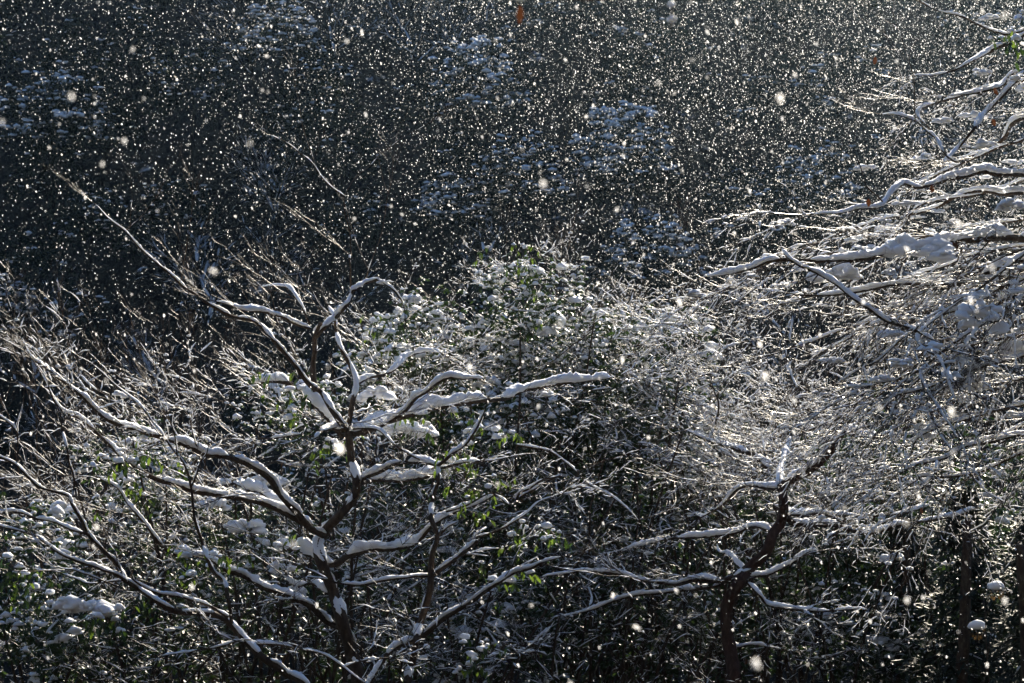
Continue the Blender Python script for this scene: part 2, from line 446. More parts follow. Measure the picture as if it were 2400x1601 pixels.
def bare_far(rg, h):
    br, sn = MB(), MB()
    tm, p = trunk_mesh(rg, h * .45, .11, 'bark_far')
    def rec(q, d, L, r, lev):
        pp = grow(q, d, L, 7, .11, .22, rg); rr = np.linspace(r, r * .45, 8)
        tube(br, pp, rr, 5 if lev == 0 else 3, False)
        snow_on(sn, pp, rr, (.055, .04, .022, .014)[lev], rg, (.85, .75, .6, .4)[lev], 5, .07)
        if lev < 3:
            t = tangents(pp)
            for f in rg.uniform(.25, 1, (5, 5, 4)[lev]):
                i = min(7, int(f * 7)); rec(pp[i], deflect(t[i], R(rg.uniform(22, 55)), rg, .2), L * rg.uniform(.45, .7), rr[i] * .6, lev + 1)
    for _ in range(5):
        a = rg.uniform(0, 6.3); rec(p[rg.integers(5, 9)], (math.cos(a) * .9, math.sin(a) * .9, rg.uniform(.5, 1.1)), h * .38, .055, 0)
    return tm, br.mesh('branches', 'bark_far'), sn.mesh('snow_cap', 'snow_far')
BARE = [bare_far(rng, h) for h in (6.5, 6.0, 7.2)]

def put_ever(x, y, k, label, sc=1.0, lift=0.0):
    z = ground(x, y); t = thing('evergreen_tree', label, 'tree', (x, y, z), 'evergreen trees on the shaded hillside')
    rz = rng.uniform(0, 6.3); cr, sn, tr, hz = EVER[k]
    obj('trunk', tr, t, (0, 0, 0), rz, sc)
    c = obj('crown', cr, t, (0, 0, (3.0 + lift) * sc), rz, sc); c['kind'] = 'stuff'
    if sn is not None: s = obj('snow_pads', sn, c); s['kind'] = 'stuff'
def hill_at(px, py):
    """the hillside point whose tree crown (4 m up) is met by the sight line through px, py"""
    Y = (8 + 58.5 - HZ - 4.0) / (HS + K * (py - 800.5)); return (px - 1200) * K * Y, Y
DARK = 'dark evergreen tree with hardly any snow on the shaded hillside'
for px, py, k, sc, lb in [
    (140, 190, 3, 1.0, 'snow-dusted evergreen tree at the upper edge of the shaded hillside, leftmost'),
    (20, 610, 5, .8, 'snow-dusted evergreen tree cut off by the left picture edge'),
    (1120, 150, 4, 1.0, 'tall snow-dusted evergreen tree above the middle of the shaded hillside'),
    (1220, 330, 3, .85, 'snow-dusted evergreen tree just below the tall middle one on the hillside'),
    (1450, 300, 4, 1.0, 'broad evergreen tree with the thickest snow pads on the hillside'),
    (1520, 480, 5, .9, 'snow-dusted evergreen tree below the broad one with thick pads'),
    (660, 20, 5, .85, 'small snow-dusted evergreen tree cut off by the top picture edge'),
    (1900, 330, 3, .8, 'snow-dusted evergreen tree in the bright snowy haze near the snow-bowed limbs'),
    (1060, 330, 5, .7, 'small snow-dusted evergreen tree low between the middle hillside trees')]:
    x, y = hill_at(px, py); put_ever(x, y - 1.4, k, lb, sc, .5)
taken = []
for px, py in [(450, 330), (150, 620), (760, 560), (640, 200)]:
    x, y = hill_at(px, py); taken.append((x, y))
    tm, br, sn = BARE[len(taken) % 3]
    t = thing('bare_tree', ['bare tree with pale snow-lined forks standing out on the dark hillside', 'faint bare tree low on the hillside by the picture edge',
              'faint bare tree on the hillside behind the tallest upright twig', 'faint bare tree high on the dark hillside'][len(taken) - 1], 'tree', (x, y - 2.5, ground(x, y - 2.5)), 'bare trees on the shaded hillside')
    rz = rng.uniform(0, 6.3); sc = 1.0
    obj('trunk', tm, t, (0, 0, 0), rz, sc); b = obj('branches', br, t, (0, 0, 0), rz, sc); obj('snow_cap', sn, b)['kind'] = 'stuff'
for yy in np.arange(64.0, 94.5, 2.9):
    hw = yy * .2118 + 3.5
    for xx in np.arange(-hw, hw + 2.0, 3.0):
        x = xx + rng.uniform(-1.1, 1.1); y = yy + rng.uniform(-1, 1)
        if rng.random() < .24 and yy < 92:
            tm, br, sn = BARE[rng.integers(3)]
            t = thing('bare_tree', 'leafless tree with thin snow-lined twigs among hillside evergreens', 'tree', (x, y, ground(x, y)), 'bare trees among the hillside evergreens')
            rz = rng.uniform(0, 6.3); sc = rng.uniform(.7, 1.0)
            obj('trunk', tm, t, (0, 0, 0), rz, sc); b = obj('branches', br, t, (0, 0, 0), rz, sc); obj('snow_cap', sn, b)['kind'] = 'stuff'
        else:
            put_ever(x, y, rng.choice([0, 0, 1, 1, 2]), DARK, rng.uniform(.75, 1.1))

# ------------------------------------------------------------------ leaves and evergreen shrubs
def leaf_geo(l, w, fold=.25, curl=.2):
    """a pointed blade folded along its midrib, along +X"""
    x = np.array([0, .25, .55, .8, 1.0]) * l; hw = np.array([.06, .42, .5, .3, 0]) * w; z = -curl * l * (x / l) ** 2
    v = [(x[i], 0, z[i]) for i in range(5)]
    v += [(x[i], hw[i], z[i] + hw[i] * fold) for i in range(4)] + [(x[i], -hw[i], z[i] + hw[i] * fold) for i in range(4)]
    q = [(0, 1, 6, 5), (1, 2, 7, 6), (2, 3, 8, 7), (0, 9, 10, 1), (1, 10, 11, 2), (2, 11, 12, 3)]
    return np.array(v), np.array(q), np.array([(3, 4, 8), (3, 12, 4)])
LV, LQ, LT = leaf_geo(1, .36)
SQ = np.array([(0, 1, 2, 3)])
def rot_to(d, rg):
    d = unit(np.asarray(d, float)); s = np.cross([0, 0, 1.], d); s = unit(s) if np.linalg.norm(s) > .01 else np.array([0, 1., 0])
    u = np.cross(d, s); a = rg.normal(0, .5); s2 = s * math.cos(a) + u * math.sin(a); u2 = np.cross(d, s2)
    return np.stack([d, s2, u2])

def whorl(lf, sn, c, size, rg, nleaf, snow, simple=False, droop=-.55):
    for i in range(nleaf):
        a = rg.uniform(0, 6.3); d = np.array([math.cos(a), math.sin(a), droop + rg.normal(0, .35)])
        l = size * rg.uniform(.7, 1.2); m = rot_to(d, rg)
        if simple:
            v = np.array([(0, 0, 0), (.5, .19, -.03), (1, 0, -.12), (.5, -.19, -.03)]) * l
            lf.add(c + v @ m, SQ)
        else: lf.add(c + (LV * l) @ m, LQ, LT)
    if snow > 0:
        for i in range(rg.integers(1, 4)):
            lump(sn, c + np.array([rg.normal(0, .35) * size * (i > 0), rg.normal(0, .35) * size * (i > 0), size * .06 - i * size * rg.uniform(.05, .3)]), size * snow * rg.uniform(.4, 1.05) * (1 if i == 0 else .7), rg, rg.uniform(.5, 1.0), ICO1, .38, np.array([1.2, .85, 1]))

def shrub_crown(rg, rx, rz, n, size, nleaf, snow_p, snow, simple, tag):
    lf, sn = MB(), MB()
    for _ in range(n):
        u = unit(rg.standard_normal(3)); u[2] = u[2] * .9 + .15
        bl = 1 + .25 * math.sin(3 * math.atan2(u[1], u[0]) + tag) + .18 * math.sin(5 * u[2] + tag * 2)
        c = u * np.array([rx, rx, rz]) * bl * rg.uniform(.3, 1.0) ** .5
        pt = math.sin(c[0] * 3.1 + tag) + math.sin(c[1] * 2.7 - tag) + math.sin(c[2] * 3.7 + 2 * tag) + rg.normal(0, .5)
        whorl(lf, sn, c, size, rg, nleaf, snow * float(np.exp(rg.normal(-.1, .38))) if (pt > 1.5 - 3.6 * snow_p and u[2] > -.45) else 0, simple)
    return lf.mesh('foliage', 'leaf_dark', False), sn.mesh('snow_pads', 'snow')
SHRUB = [shrub_crown(rng, 1.15, 1.2, 400, .11, 8, .32, .68, True, k * 1.7) for k in range(3)]       # snowy
SHRUBD = [shrub_crown(rng, 1.15, 1.15, 480, .11, 7, .16, .42, True, k * 1.7 + .6) for k in range(3)]  # dark

def stems(rg, h, n, spread, mat, t):
    for _ in range(n):
        mb = MB(); a = rg.uniform(0, 6.3); s = spread * rg.uniform(.3, 1)
        p = grow((rg.normal(0, .08), rg.normal(0, .08), -.4), (math.cos(a) * s, math.sin(a) * s, 1), h + .4, 9, .09, .1, rg)
        tube(mb, p, np.linspace(.035, .010, len(p)), 5); mb.build('stem', mat, t)

def shrub(px, py, Y, label, dark=False, sc=1.0, group='evergreen shrubs in the thicket', twigs=6, pick=None, cls='snowy', name='evergreen_shrub'):
    b = base(px, Y); c = W(px, py, Y); t = thing(name, label, 'shrub', b, group)
    h = max(.5, c[2] - b[2]); stems(rng, h, 4, .18, 'bark', t)
    fo, sn = (SHRUBD if dark else SHRUB)[rng.integers(3) if pick is None else pick]
    f = obj('foliage', fo, t, (0, 0, h), rng.uniform(0, 6.3), sc); f['kind'] = 'stuff'
    s = obj('snow_pads', sn, f); s['kind'] = 'stuff'
    for _ in range(twigs):
        q = c + rng.normal(0, .45, 3) * sc; place_spray(t, cls, q, rng.uniform(0, 6.3), rng.normal(25, 25), rng.uniform(.5, .9))
    return t

# evergreen bushes behind the central tree
for px, py, Y, d, sc, lb in [
    (1000, 800, 29.5, 0, .62, 'snow-capped evergreen bush just past the upper fork of the central bare tree'),
    (960, 900, 30.2, 0, .75, 'snowy evergreen bush behind the thickest snow-covered limb'),
    (1235, 705, 29.6, 0, .56, 'tallest pointed evergreen bush rising above the snowy thicket'),
    (1330, 845, 30.4, 0, .80, 'round evergreen bush with large snow pads below the tallest pointed bush'),
    (1170, 880, 30.0, 0, .72, 'snowy evergreen bush between the fork and the tallest pointed bush'),
    (1490, 850, 31.5, 0, .72, 'snowy evergreen bush at the far side of the thicket crest'),
    (1560, 930, 31.0, 0, .80, 'snowy evergreen bush on the slope beneath the crest bushes'),
    (1400, 960, 29.6, 1, .85, 'dark evergreen bush under the snowy crest bushes')]:
    shrub(px, py, Y, lb, bool(d), sc, 'evergreen bushes behind the bare trees', 9)
# dark understory
k = 0
for px, py, Y, d, sc in [(90, 1400, 24.6, 0, .72), (250, 1530, 26.5, 1, .9), (60, 1590, 26.0, 1, .9), (420, 1250, 27.5, 0, .7), (640, 1330, 27.8, 1, .8),
    (330, 1100, 27.0, 0, .55), (700, 980, 26.5, 0, .5), (520, 1480, 28.0, 1, .9), (950, 1250, 28.5, 1, .95), (1150, 1120, 29.0, 1, 1.0), (1300, 1250, 29.5, 1, 1.05),
    (1120, 1420, 28.5, 1, .95), (1480, 1130, 30.0, 1, 1.1), (1560, 1330, 30.5, 1, 1.1), (1350, 1480, 29.0, 1, .95), (1750, 1430, 29.8, 1, 1.05), (1930, 1250, 30.0, 1, 1.0),
    (1700, 1130, 31.0, 0, .9), (1980, 1450, 29.0, 1, 1.0), (1600, 1560, 28.5, 1, .9), (2150, 1330, 29.5, 1, 1.0), (880, 1540, 28.0, 1, .9), (2080, 1130, 30.5, 1, 1.0), (1200, 1570, 27.5, 0, .7), (1240, 1000, 29.0, 0, .7), (2250, 1480, 28.5, 1, 1.0), (2410, 1450, 28.0, 1, 1.0), (2340, 1590, 27.5, 1, .9), (2420, 1250, 27.5, 1, 1.0), (2130, 1580, 28.0, 1, .9)]:
    lb = which('dark evergreen shrub with scattered snow' if d else 'evergreen shrub with plump snow pads', px, py, Y)
    if k == 0: lb = 'green-leaved shrub with the broadest rounded snow pad at the lower edge'
    shrub(px, py, Y, lb, bool(d), sc, 'dark shrubs in the shaded thicket' if d else ('evergreen shrubs with plump snow pads' if k else None), 7, None, 'tangle' if d else 'snowy'); k += 1

# ------------------------------------------------------------------ bare thicket
def thicket(px, py, Y, n, cls, label, spread=(1.3, .8, .8), up=22, group='bare snowy thicket bushes', name='bare_shrub', sc=(.6, 1.15), stem_mat='bark', az=None):
    b = base(px, Y); c = W(px, py, Y); t = thing(name, label, 'shrub', b, group)
    h = max(.4, c[2] - b[2]); stems(rng, h, 5, .35, stem_mat, t)
    for _ in range(n):
        q = c + rng.normal(0, .5, 3) * np.array(spread)
        a = rng.uniform(0, 6.3) if az is None else R(az) + rng.normal(0, .6)
        place_spray(t, cls, q, a, rng.normal(up, 24), rng.uniform(*sc))
    return t
TH = 'tangled leafless shrub with snowy twigs'
TD = 'dark tangled leafless shrub with little snow'
for px, py, Y in [(1500, 910, 29.0), (1630, 950, 29.5), (1730, 1030, 29.0), (1650, 1070, 28.5), (1850, 1100, 29.0), (1400, 870, 29.0), (1520, 850, 31), (1120, 900, 31), (1080, 950, 30.8), (1300, 960, 31),
    (780, 1300, 25.8), (620, 1180, 26), (900, 1000, 26.2), (540, 1010, 26.5), (1020, 1480, 26), (1900, 1120, 28), (1780, 1080, 28)]:
    thicket(px, py, Y, 19 if px > 1000 else 11, 'snowy' if px > 1350 else 'thick', which(TH, px, py, Y), (1.25, .8, .6), 12)
for px, py, Y in [(150, 1250, 26.5), (330, 1350, 27), (120, 1520, 25.5), (380, 1560, 25), (700, 1480, 26.5), (880, 1400, 27), (1180, 1300, 27.2), (1420, 1300, 28), (1550, 1450, 28), (1330, 1560, 26.5), (1800, 1540, 27.5), (950, 1590, 25.5),
    (500, 1350, 26.5), (80, 1190, 27.5), (1100, 1250, 27.5), (2000, 1560, 27.5), (1700, 1300, 28.5), (1380, 1130, 27.5)]:
    thicket(px, py, Y, 15, 'tangle', which(TD, px, py, Y), group='dark tangled thicket bushes')
# tan saplings
for px, py, Y, n in [(60, 920, 34, 7), (220, 950, 35, 7), (350, 930, 34, 7), (480, 970, 33, 7), (120, 1020, 32, 8), (600, 900, 34, 6), (1690, 790, 33, 9), (1320, 700, 32, 8)]:
    thicket(px, py, Y, n, 'bare', which('thin tan sapling with nearly snow-free twigs', px, py, Y), (1.0, .8, .7), 48, 'tan saplings before the dark hillside', 'sapling', (.6, 1.2), 'twig_tan')

# ------------------------------------------------------------------ the central bare tree
t = thing('bare_tree', 'bare tree with winding brown trunk and thick snow on long spreading limbs, at the centre', 'tree', base(900, 24.0))
cb = base(900, 24.0)
limb(t, c3((1590, 2500), (1575, 1900), (1550, 1560), (1520, 1440), (1480, 1300), (1440, 1180), (1400, 1080), (1375, 1000), (1400, 920), (1470, 840), (1530, 760), (1545, 700), (1520, 600), (1510, 520), (1500, 470)),
     24.0, 24.0, 34, 17, .012, 'trunk', sprays=.6, tipspray=False, cls='bare')
limb(t, c3((1500, 480), (1440, 400), (1390, 320), (1345, 290), (1290, 225), (1230, 150), (1180, 90), (1130, 30), (1060, 0)) + c1((1050, 1450), (940, 1390), (860, 1330), (800, 1270), (730, 1210), (650, 1130), (590, 1060), (500, 1010), (440, 940)), 24, 22.8, 14, 2, .03, cls='bare', sprays=1.4, up=30)
limb(t, c3((1362, 310), (1350, 200), (1355, 120), (1365, 60), (1385, 15)), 24, 23.8, 14, 10, .02, sprays=.5, tipspray=False, cls='bare')
limb(t, c5((560, 740), (640, 650), (720, 560), (800, 470), (860, 400), (880, 330), (930, 300), (1000, 250), (1130, 205)), 23.8, 23.6, 10, 6, .05, sprays=1, cls='bare', tipspray=False)
limb(t, c5((880, 330), (865, 200), (845, 0)) + c1((1595, 1150), (1580, 900)), 23.75, 23.6, 5, 4, .012, sprays=.5, cls='bare', tipspray=False, cover=.4)
limb(t, c1((1580, 900), (1500, 830), (1410, 730), (1310, 660), (1240, 620)), 23.6, 23.2, 4, 2, .022, sprays=1.2, cls='bare', up=30)
limb(t, c1((1580, 900), (1640, 800), (1740, 720), (1850, 640), (1960, 570)), 23.6, 24.2, 2.2, 1.2, .006, sprays=1.2, cls='bare', up=30, cover=.3, bark='twig_tan')
limb(t, c5((1110, 215), (1250, 310), (1340, 420), (1370, 520), (1380, 760)), 23.6, 23.5, 5, 2.5, .03, sprays=.6, cls='bare')
limb(t, c5((500, 670), (380, 620), (250, 560), (130, 530), (0, 490)) + c1((1050, 1400), (950, 1375)), 23.8, 23.2, 9, 4, .05, sprays=1.2, cls='bare')
limb(t, c5((490, 620), (420, 470), (340, 320), (290, 290), (200, 290), (50, 285)), 23.8, 24.3, 6, 3, .04, sprays=1.5, cls='bare')
limb(t, c3((1500, 470), (1530, 370), (1545, 270), (1520, 180), (1480, 110), (1455, 40), (1445, 0), (1420, -60)), 24, 24.3, 13, 6, .035, sprays=1.2, cls='bare')
limb(t, c3((1545, 275), (1600, 245), (1660, 220), (1720, 190), (1760, 170), (1850, 145), (1900, 140)), 24.1, 24.8, 9, 4, .07, sprays=1.6)
limb(t, c3((1500, 490), (1580, 475), (1660, 445), (1740, 415), (1850, 385), (1950, 370), (2110, 345), (2211, 325)) + c4((100, 300), (260, 270), (420, 250)), 24, 25.6, 20, 6, .125, sprays=1.6)
limb(t, c3((1560, 480), (1660, 450), (1740, 410), (1800, 350), (1850, 310), (1930, 255), (2000, 265), (2120, 255)), 24, 23.3, 10, 4, .085, sprays=1.2)
limb(t, c3((1480, 505), (1420, 430), (1350, 350), (1290, 300), (1240, 275), (1170, 262), (1100, 275)), 24.1, 24.9, 17, 9, .13, sprays=2)
limb(t, c3((1490, 480), (1440, 470), (1400, 480), (1360, 510)), 24, 23.4, 9, 6, .07, sprays=2)
limb(t, c3((1400, 930), (1345, 895), (1270, 810), (1190, 730), (1120, 660), (1060, 625), (980, 590), (890, 580), (790, 540), (680, 505), (560, 472), (480, 440), (410, 390), (340, 320), (280, 260), (200, 200), (130, 155), (95, 90)), 24, 22.2, 18, 4, .062, sprays=2.0)
limb(t, c3((1345, 890), (1250, 840), (1150, 795), (1050, 770), (950, 758), (850, 738), (760, 708), (680, 690), (600, 655), (540, 620), (470, 550), (400, 480), (330, 420), (270, 385), (220, 300), (170, 220), (140, 170)), 24, 22.9, 17, 3, .062, sprays=2.0)
limb(t, c3((1485, 1335), (1400, 1300), (1330, 1230), (1250, 1190), (1150, 1150), (1060, 1110), (980, 1080), (920, 1030), (850, 1012), (760, 1010), (700, 970), (640, 900), (580, 830), (540, 780), (500, 720), (420, 680)), 24, 23.4, 17, 4, .055, sprays=2.4)
limb(t, c3((1545, 700), (1600, 672), (1680, 632), (1780, 607), (1890, 630)), 24, 23.3, 12, 8, .06, sprays=1.4, tipspray=False)
limb(t, c3((1540, 710), (1640, 690), (1740, 700), (1840, 680), (1900, 690)), 24, 25, 14, 8, .13, sprays=2.2)
limb(t, c3((1500, 470), (1610, 478), (1700, 540), (1800, 592), (1890, 625)), 24, 23.3, 6, 5, .025, sprays=1, tipspray=False)
limb(t, c3((1375, 1050), (1450, 1050), (1500, 1015), (1600, 988), (1700, 985), (1790, 960), (1870, 890), (1960, 840), (2050, 800), (2130, 755)), 24.1, 24.6, 17, 5, .10, sprays=2.2)
limb(t, c3((1390, 1040), (1320, 1010), (1250, 990), (1180, 985), (1100, 950)), 24.2, 25, 11, 5, .14, sprays=2.4)
limb(t, c3((1200, 810), (1150, 760), (1080, 740), (1000, 720), (920, 720)), 24.3, 25, 10, 5, .14, sprays=2.4)
limb(t, c3((1410, 1180), (1360, 1130), (1300, 1140), (1220, 1110)), 24, 24.6, 9, 5, .10, sprays=2.4)

# second stem of the clump
t = thing('bare_tree', 'slender bare tree with a crooked upright stem beside the thick winding trunk', 'tree', base(960, 23.2))
limb(t, c3((1700, 2500), (1730, 1800), (1750, 1568), (1775, 1480), (1795, 1390), (1815, 1300), (1850, 1180), (1860, 1100), (1870, 1030), (1895, 960), (1890, 920), (1862, 850), (1870, 780), (1892, 700), (1890, 630)), 23.2, 23.2, 20, 9, .02, 'trunk', sprays=.8, tipspray=False)
limb(t, c3((1890, 630), (1950, 580), (2020, 510), (2060, 450), (2090, 390), (2110, 330)), 23.2, 22.8, 9, 3, .06, sprays=1.2, cls='bare')
limb(t, c3((1862, 1105), (1800, 1100), (1700, 1100), (1600, 1120), (1500, 1132), (1420, 1110), (1330, 1075)), 23.2, 22.8, 8, 4, .03, sprays=1.6)
limb(t, c3((1865, 1110), (1960, 1040), (2060, 955)), 23.2, 22.6, 11, 8, .04, sprays=1, tipspray=False)
limb(t, c3((1790, 1395), (1870, 1325), (1950, 1275), (2050, 1212), (2130, 1150), (2211, 1100)) + c9((1500, 1240), (1620, 1200)), 23.2, 22.2, 14, 5, .045, sprays=1.4)
limb(t, c3((1560, 1640), (1640, 1480), (1700, 1425), (1790, 1380)), 23.0, 23.2, 13, 12, .05, sprays=1, tipspray=False)
limb(t, c3((1895, 930), (1940, 890), (1980, 870)), 23.2, 23.0, 7, 4, .05, sprays=1)
limb(t, c9((570, 780), (720, 730), (850, 680), (980, 625), (1080, 660), (1150, 715)), 23.3, 23.0, 6, 2.5, .025, sprays=1)
limb(t, c9((860, 1010), (1000, 970), (1150, 900), (1300, 800), (1420, 690), (1560, 640)), 23.1, 23.4, 7, 3, .022, sprays=1.4)
limb(t, c9((520, 380), (620, 350), (760, 330), (950, 320), (1150, 275)), 23.2, 23.6, 8, 4, .03, sprays=1.2)
limb(t, c9((1210, 670), (1300, 610), (1450, 520), (1620, 450)), 24.4, 23.8, 6, 4, .03, sprays=1, tipspray=False)

# ------------------------------------------------------------------ the near tree with dark limbs
t = thing('bare_tree', 'near bare tree with smooth dark limbs sweeping in long arcs to the left edge', 'tree', base(760, 21.5))
limb(t, c3((1500, 2300), (1420, 1800), (1310, 1568), (1230, 1525), (1150, 1465), (1080, 1400), (1010, 1320), (960, 1282), (880, 1267), (780, 1265), (700, 1242), (640, 1202), (590, 1160), (540, 1125)), 21.8, 21.4, 21.3, 10.5, .031, 'trunk', sprays=0.75, tipspray=False)
limb(t, c3((545, 1130), (500, 1070), (440, 990), (380, 920), (360, 860), (320, 790), (310, 765), (240, 742), (170, 712), (110, 660), (70, 620), (0, 590), (-80, 560)), 21.4, 20.6, 11.5, 3.5, .028, sprays=0.98)
limb(t, c3((545, 1128), (480, 1090), (400, 1062), (300, 1030), (200, 962), (170, 940), (100, 910), (0, 890), (-80, 880)), 21.4, 21.0, 9.8, 4.2, .028, sprays=0.90)
limb(t, c3((380, 925), (300, 900), (200, 870), (100, 847), (0, 838), (-60, 840)), 21.1, 21.8, 7.4, 4.2, .028, sprays=0.90)
limb(t, c3((315, 765), (322, 700), (290, 640), (272, 560), (266, 480), (268, 390), (230, 300), (190, 240), (150, 180)), 21, 20.7, 6.6, 2.1, .019, sprays=1.05)
limb(t, c3((985, 1282), (880, 1232), (780, 1208), (700, 1190), (620, 1150), (560, 1108)), 21.5, 21.2, 8.2, 4.2, .028, sprays=0.60, tipspray=False)
limb(t, c3((1000, 1310), (992, 1200), (978, 1140), (930, 1100), (902, 1040), (880, 960), (850, 880), (832, 800), (822, 730), (790, 640), (770, 590), (700, 500), (650, 430), (615, 380), (570, 330), (480, 260), (400, 190)), 21.5, 21.1, 10.7, 2.1, .019, sprays=0.90)
limb(t, c3((825, 722), (860, 650), (900, 570), (905, 500)), 21.3, 21.1, 4.9, 2.8, .016, sprays=1, cls='bare')
limb(t, c3((765, 580), (745, 480), (725, 400), (720, 350)), 21.2, 21.0, 4.1, 2.1, .016, sprays=1, cls='bare')
limb(t, c3((72, 622), (75, 500), (100, 360)), 20.7, 20.5, 4.9, 2.8, .012, sprays=1, cls='bare')
limb(t, c3((76, 490), (40, 450), (0, 418), (-60, 380)), 20.6, 20.4, 4.9, 2.1, .031, sprays=1)
limb(t, c3((1045, 1380), (960, 1410), (870, 1418), (800, 1440), (700, 1450)), 21.7, 21.2, 5.7, 2.1, .028, sprays=1.12)
limb(t, c3((1080, 1395), (1200, 1398), (1330, 1430), (1430, 1470), (1520, 1540), (1600, 1580)), 21.7, 22, 6.6, 3.5, .025, sprays=1.05, tipspray=False)
limb(t, c3((540, 1125), (400, 1125), (250, 1100), (120, 1065)), 21.4, 22.2, 4.9, 2.1, .016, sprays=1)
limb(t, c3((510, 1150), (420, 1120), (330, 1090), (260, 1070)), 21.4, 20.8, 4.1, 2.1, .016, sprays=1)

# ------------------------------------------------------------------ tree with the arched reddish limb
t = thing('bare_tree', 'bare tree with reddish arched limb and level snowy boughs past the thicket', 'tree', base(1700, 25.4))
kw = dict(bark='bark_red')
limb(t, c4((985, 2300), (975, 1800), (960, 1568), (935, 1400), (925, 1250), (980, 1140), (1030, 1070), (1100, 1000), (1130, 920), (1160, 870), (1170, 800), (1165, 720)), 25.4, 25.4, 34, 22, 0, 'trunk', sprays=1.2, tipspray=False, **kw)
limb(t, c4((1155, 730), (1200, 695), (1290, 645), (1360, 585), (1402, 530), (1440, 470), (1452, 420)), 25.4, 25.0, 22, 11, .075, sprays=1.2, **kw)
limb(t, c4((1440, 480), (1490, 500), (1570, 512), (1660, 500)), 26.3, 25.4, 10, 6, .09, sprays=2, **kw)
limb(t, c4((1165, 830), (1220, 880), (1300, 892), (1400, 885), (1500, 912), (1580, 920), (1680, 885), (1800, 862), (1900, 850), (2000, 812)), 25.4, 25.8, 15, 4, .06, sprays=2.6)
limb(t, c4((1165, 840), (1240, 830), (1320, 840), (1400, 852), (1530, 850), (1700, 830), (1800, 800)), 25.4, 27.4, 11, 4, .05, sprays=2.6)
limb(t, c4((1130, 920), (1040, 895), (940, 930), (800, 932), (650, 950), (500, 990)), 25.4, 26, 11, 3, .06, sprays=2.4)
limb(t, c4((1030, 1085), (900, 1120), (800, 1112), (700, 1140), (550, 1112), (420, 1085), (280, 1080), (130, 1110)), 25.4, 25.6, 14, 4, .05, sprays=3)
limb(t, c4((1020, 1100), (860, 1150), (700, 1180), (540, 1200), (380, 1230), (200, 1290)), 25.4, 26, 9, 4, .05, sprays=2.4)
limb(t, c4((1010, 1110), (1100, 1092), (1200, 1052), (1270, 1000), (1350, 992)), 25.4, 26, 10, 5, .06, sprays=2.2)
limb(t, c4((1000, 1120), (1060, 1185), (1100, 1222), (1200, 1232), (1350, 1250), (1530, 1250)), 25.4, 24.6, 9, 4, .055, sprays=2)
limb(t, c4((1010, 1090), (960, 1040), (900, 1000), (880, 950)), 25.4, 26.2, 8, 4, .05, sprays=1.6)
limb(t, c4((1150, 730), (1060, 720), (980, 740), (880, 810), (780, 880)), 25.4, 26.2, 10, 4, .05, sprays=2.8)
limb(t, c4((1160, 720), (1165, 640), (1180, 560), (1215, 480), (1290, 440)), 25.4, 27.3, 9, 4, .06, sprays=3.2)
limb(t, c4((1100, 640), (1060, 595), (1000, 570), (930, 545), (850, 520), (760, 480)), 27.2, 27.8, 15, 6, .06, sprays=2)
limb(t, c4((855, 520), (880, 420), (870, 310), (850, 240)), 27.8, 27.6, 6, 4, .02, sprays=1.4)
limb(t, c4((890, 1440), (960, 1410), (1020, 1400), (1100, 1410)), 26.4, 26, 7, 4, .05, sprays=1)
limb(t, c4((20, 540), (130, 565), (230, 630), (330, 705), (440, 775), (545, 865)), 25.4, 25.2, 6, 3, .028, sprays=2, cls='bare')
limb(t, c4((20, 775), (130, 702), (215, 675)), 25.4, 25.2, 5, 4, .025, sprays=1, tipspray=False)

# ------------------------------------------------------------------ the snow-bowed tree at the edge
tr_px = 2560
t = thing('snow_bowed_tree', 'tall tree bowed under heavy snow, its crowded limbs reaching in from the right edge', 'tree', base(tr_px, 21.5))
kw = dict(cls='bowed', up=-12)
limb(t, [(2560, 2300), (2570, 1700), (2590, 1200), (2580, 700), (2560, 300), (2540, -100), (2500, -500)], 21.5, 21.5, 60, 25, .03, 'trunk', sprays=.3, tipspray=False)
limb(t, [(2570, 20)] + c2((2351, 150), (2250, 205), (2180, 250), (2100, 290), (2000, 330), (1840, 345)), 21.5, 20.6, 14, 3, .034, sprays=1.1, **kw)
limb(t, [(2580, 420)] + c2((2351, 790), (2250, 790), (2180, 782), (2100, 800), (2000, 822), (1900, 850), (1850, 852), (1800, 832), (1750, 870), (1700, 925), (1640, 950), (1560, 960), (1450, 975), (1390, 982)), 21.5, 20.4, 14, 3, .050, sprays=1.5, **kw)
limb(t, c2((1700, 925), (1650, 850), (1610, 770), (1570, 705)), 20.6, 20.4, 4, 2, .006, sprays=.3, cover=.2, cls='bare', tipspray=False)
limb(t, c2((2351, 330), (2280, 420), (2180, 520), (2100, 600), (2040, 680), (1985, 745)), 21.2, 20.6, 9, 5, .050, sprays=1.2, **kw)
limb(t, c2((2050, 745), (1980, 710), (1940, 640), (1880, 590), (1800, 535), (1700, 525)), 20.6, 20.4, 5, 2, .035, sprays=.8, cls='bare')
limb(t, [(2580, 560)] + c2((2351, 1090), (2200, 1100), (2040, 1115), (1900, 1145), (1750, 1170), (1600, 1190), (1400, 1205), (1200, 1190), (1100, 1225), (950, 1262), (880, 1272)), 21.5, 20.8, 20, 4, .085, sprays=2.4, **kw)
limb(t, c2((1240, 1150), (1290, 1195), (1400, 1272), (1500, 1340), (1600, 1392), (1700, 1450), (1800, 1500), (1930, 1560)), 20.6, 20.3, 5, 9, .05, sprays=1.4, **kw)
limb(t, [(2570, 140)] + c2((2351, 320), (2250, 395), (2180, 420), (2100, 440), (2000, 442)), 21.4, 20.8, 12, 4, .037, sprays=1.2, **kw)
limb(t, [(2560, -20)] + c2((2351, 130), (2240, 132), (2140, 100), (2050, 70), (1950, 45), (1880, 5)), 21.4, 21, 8, 2, .025, sprays=.8, cls='bare')
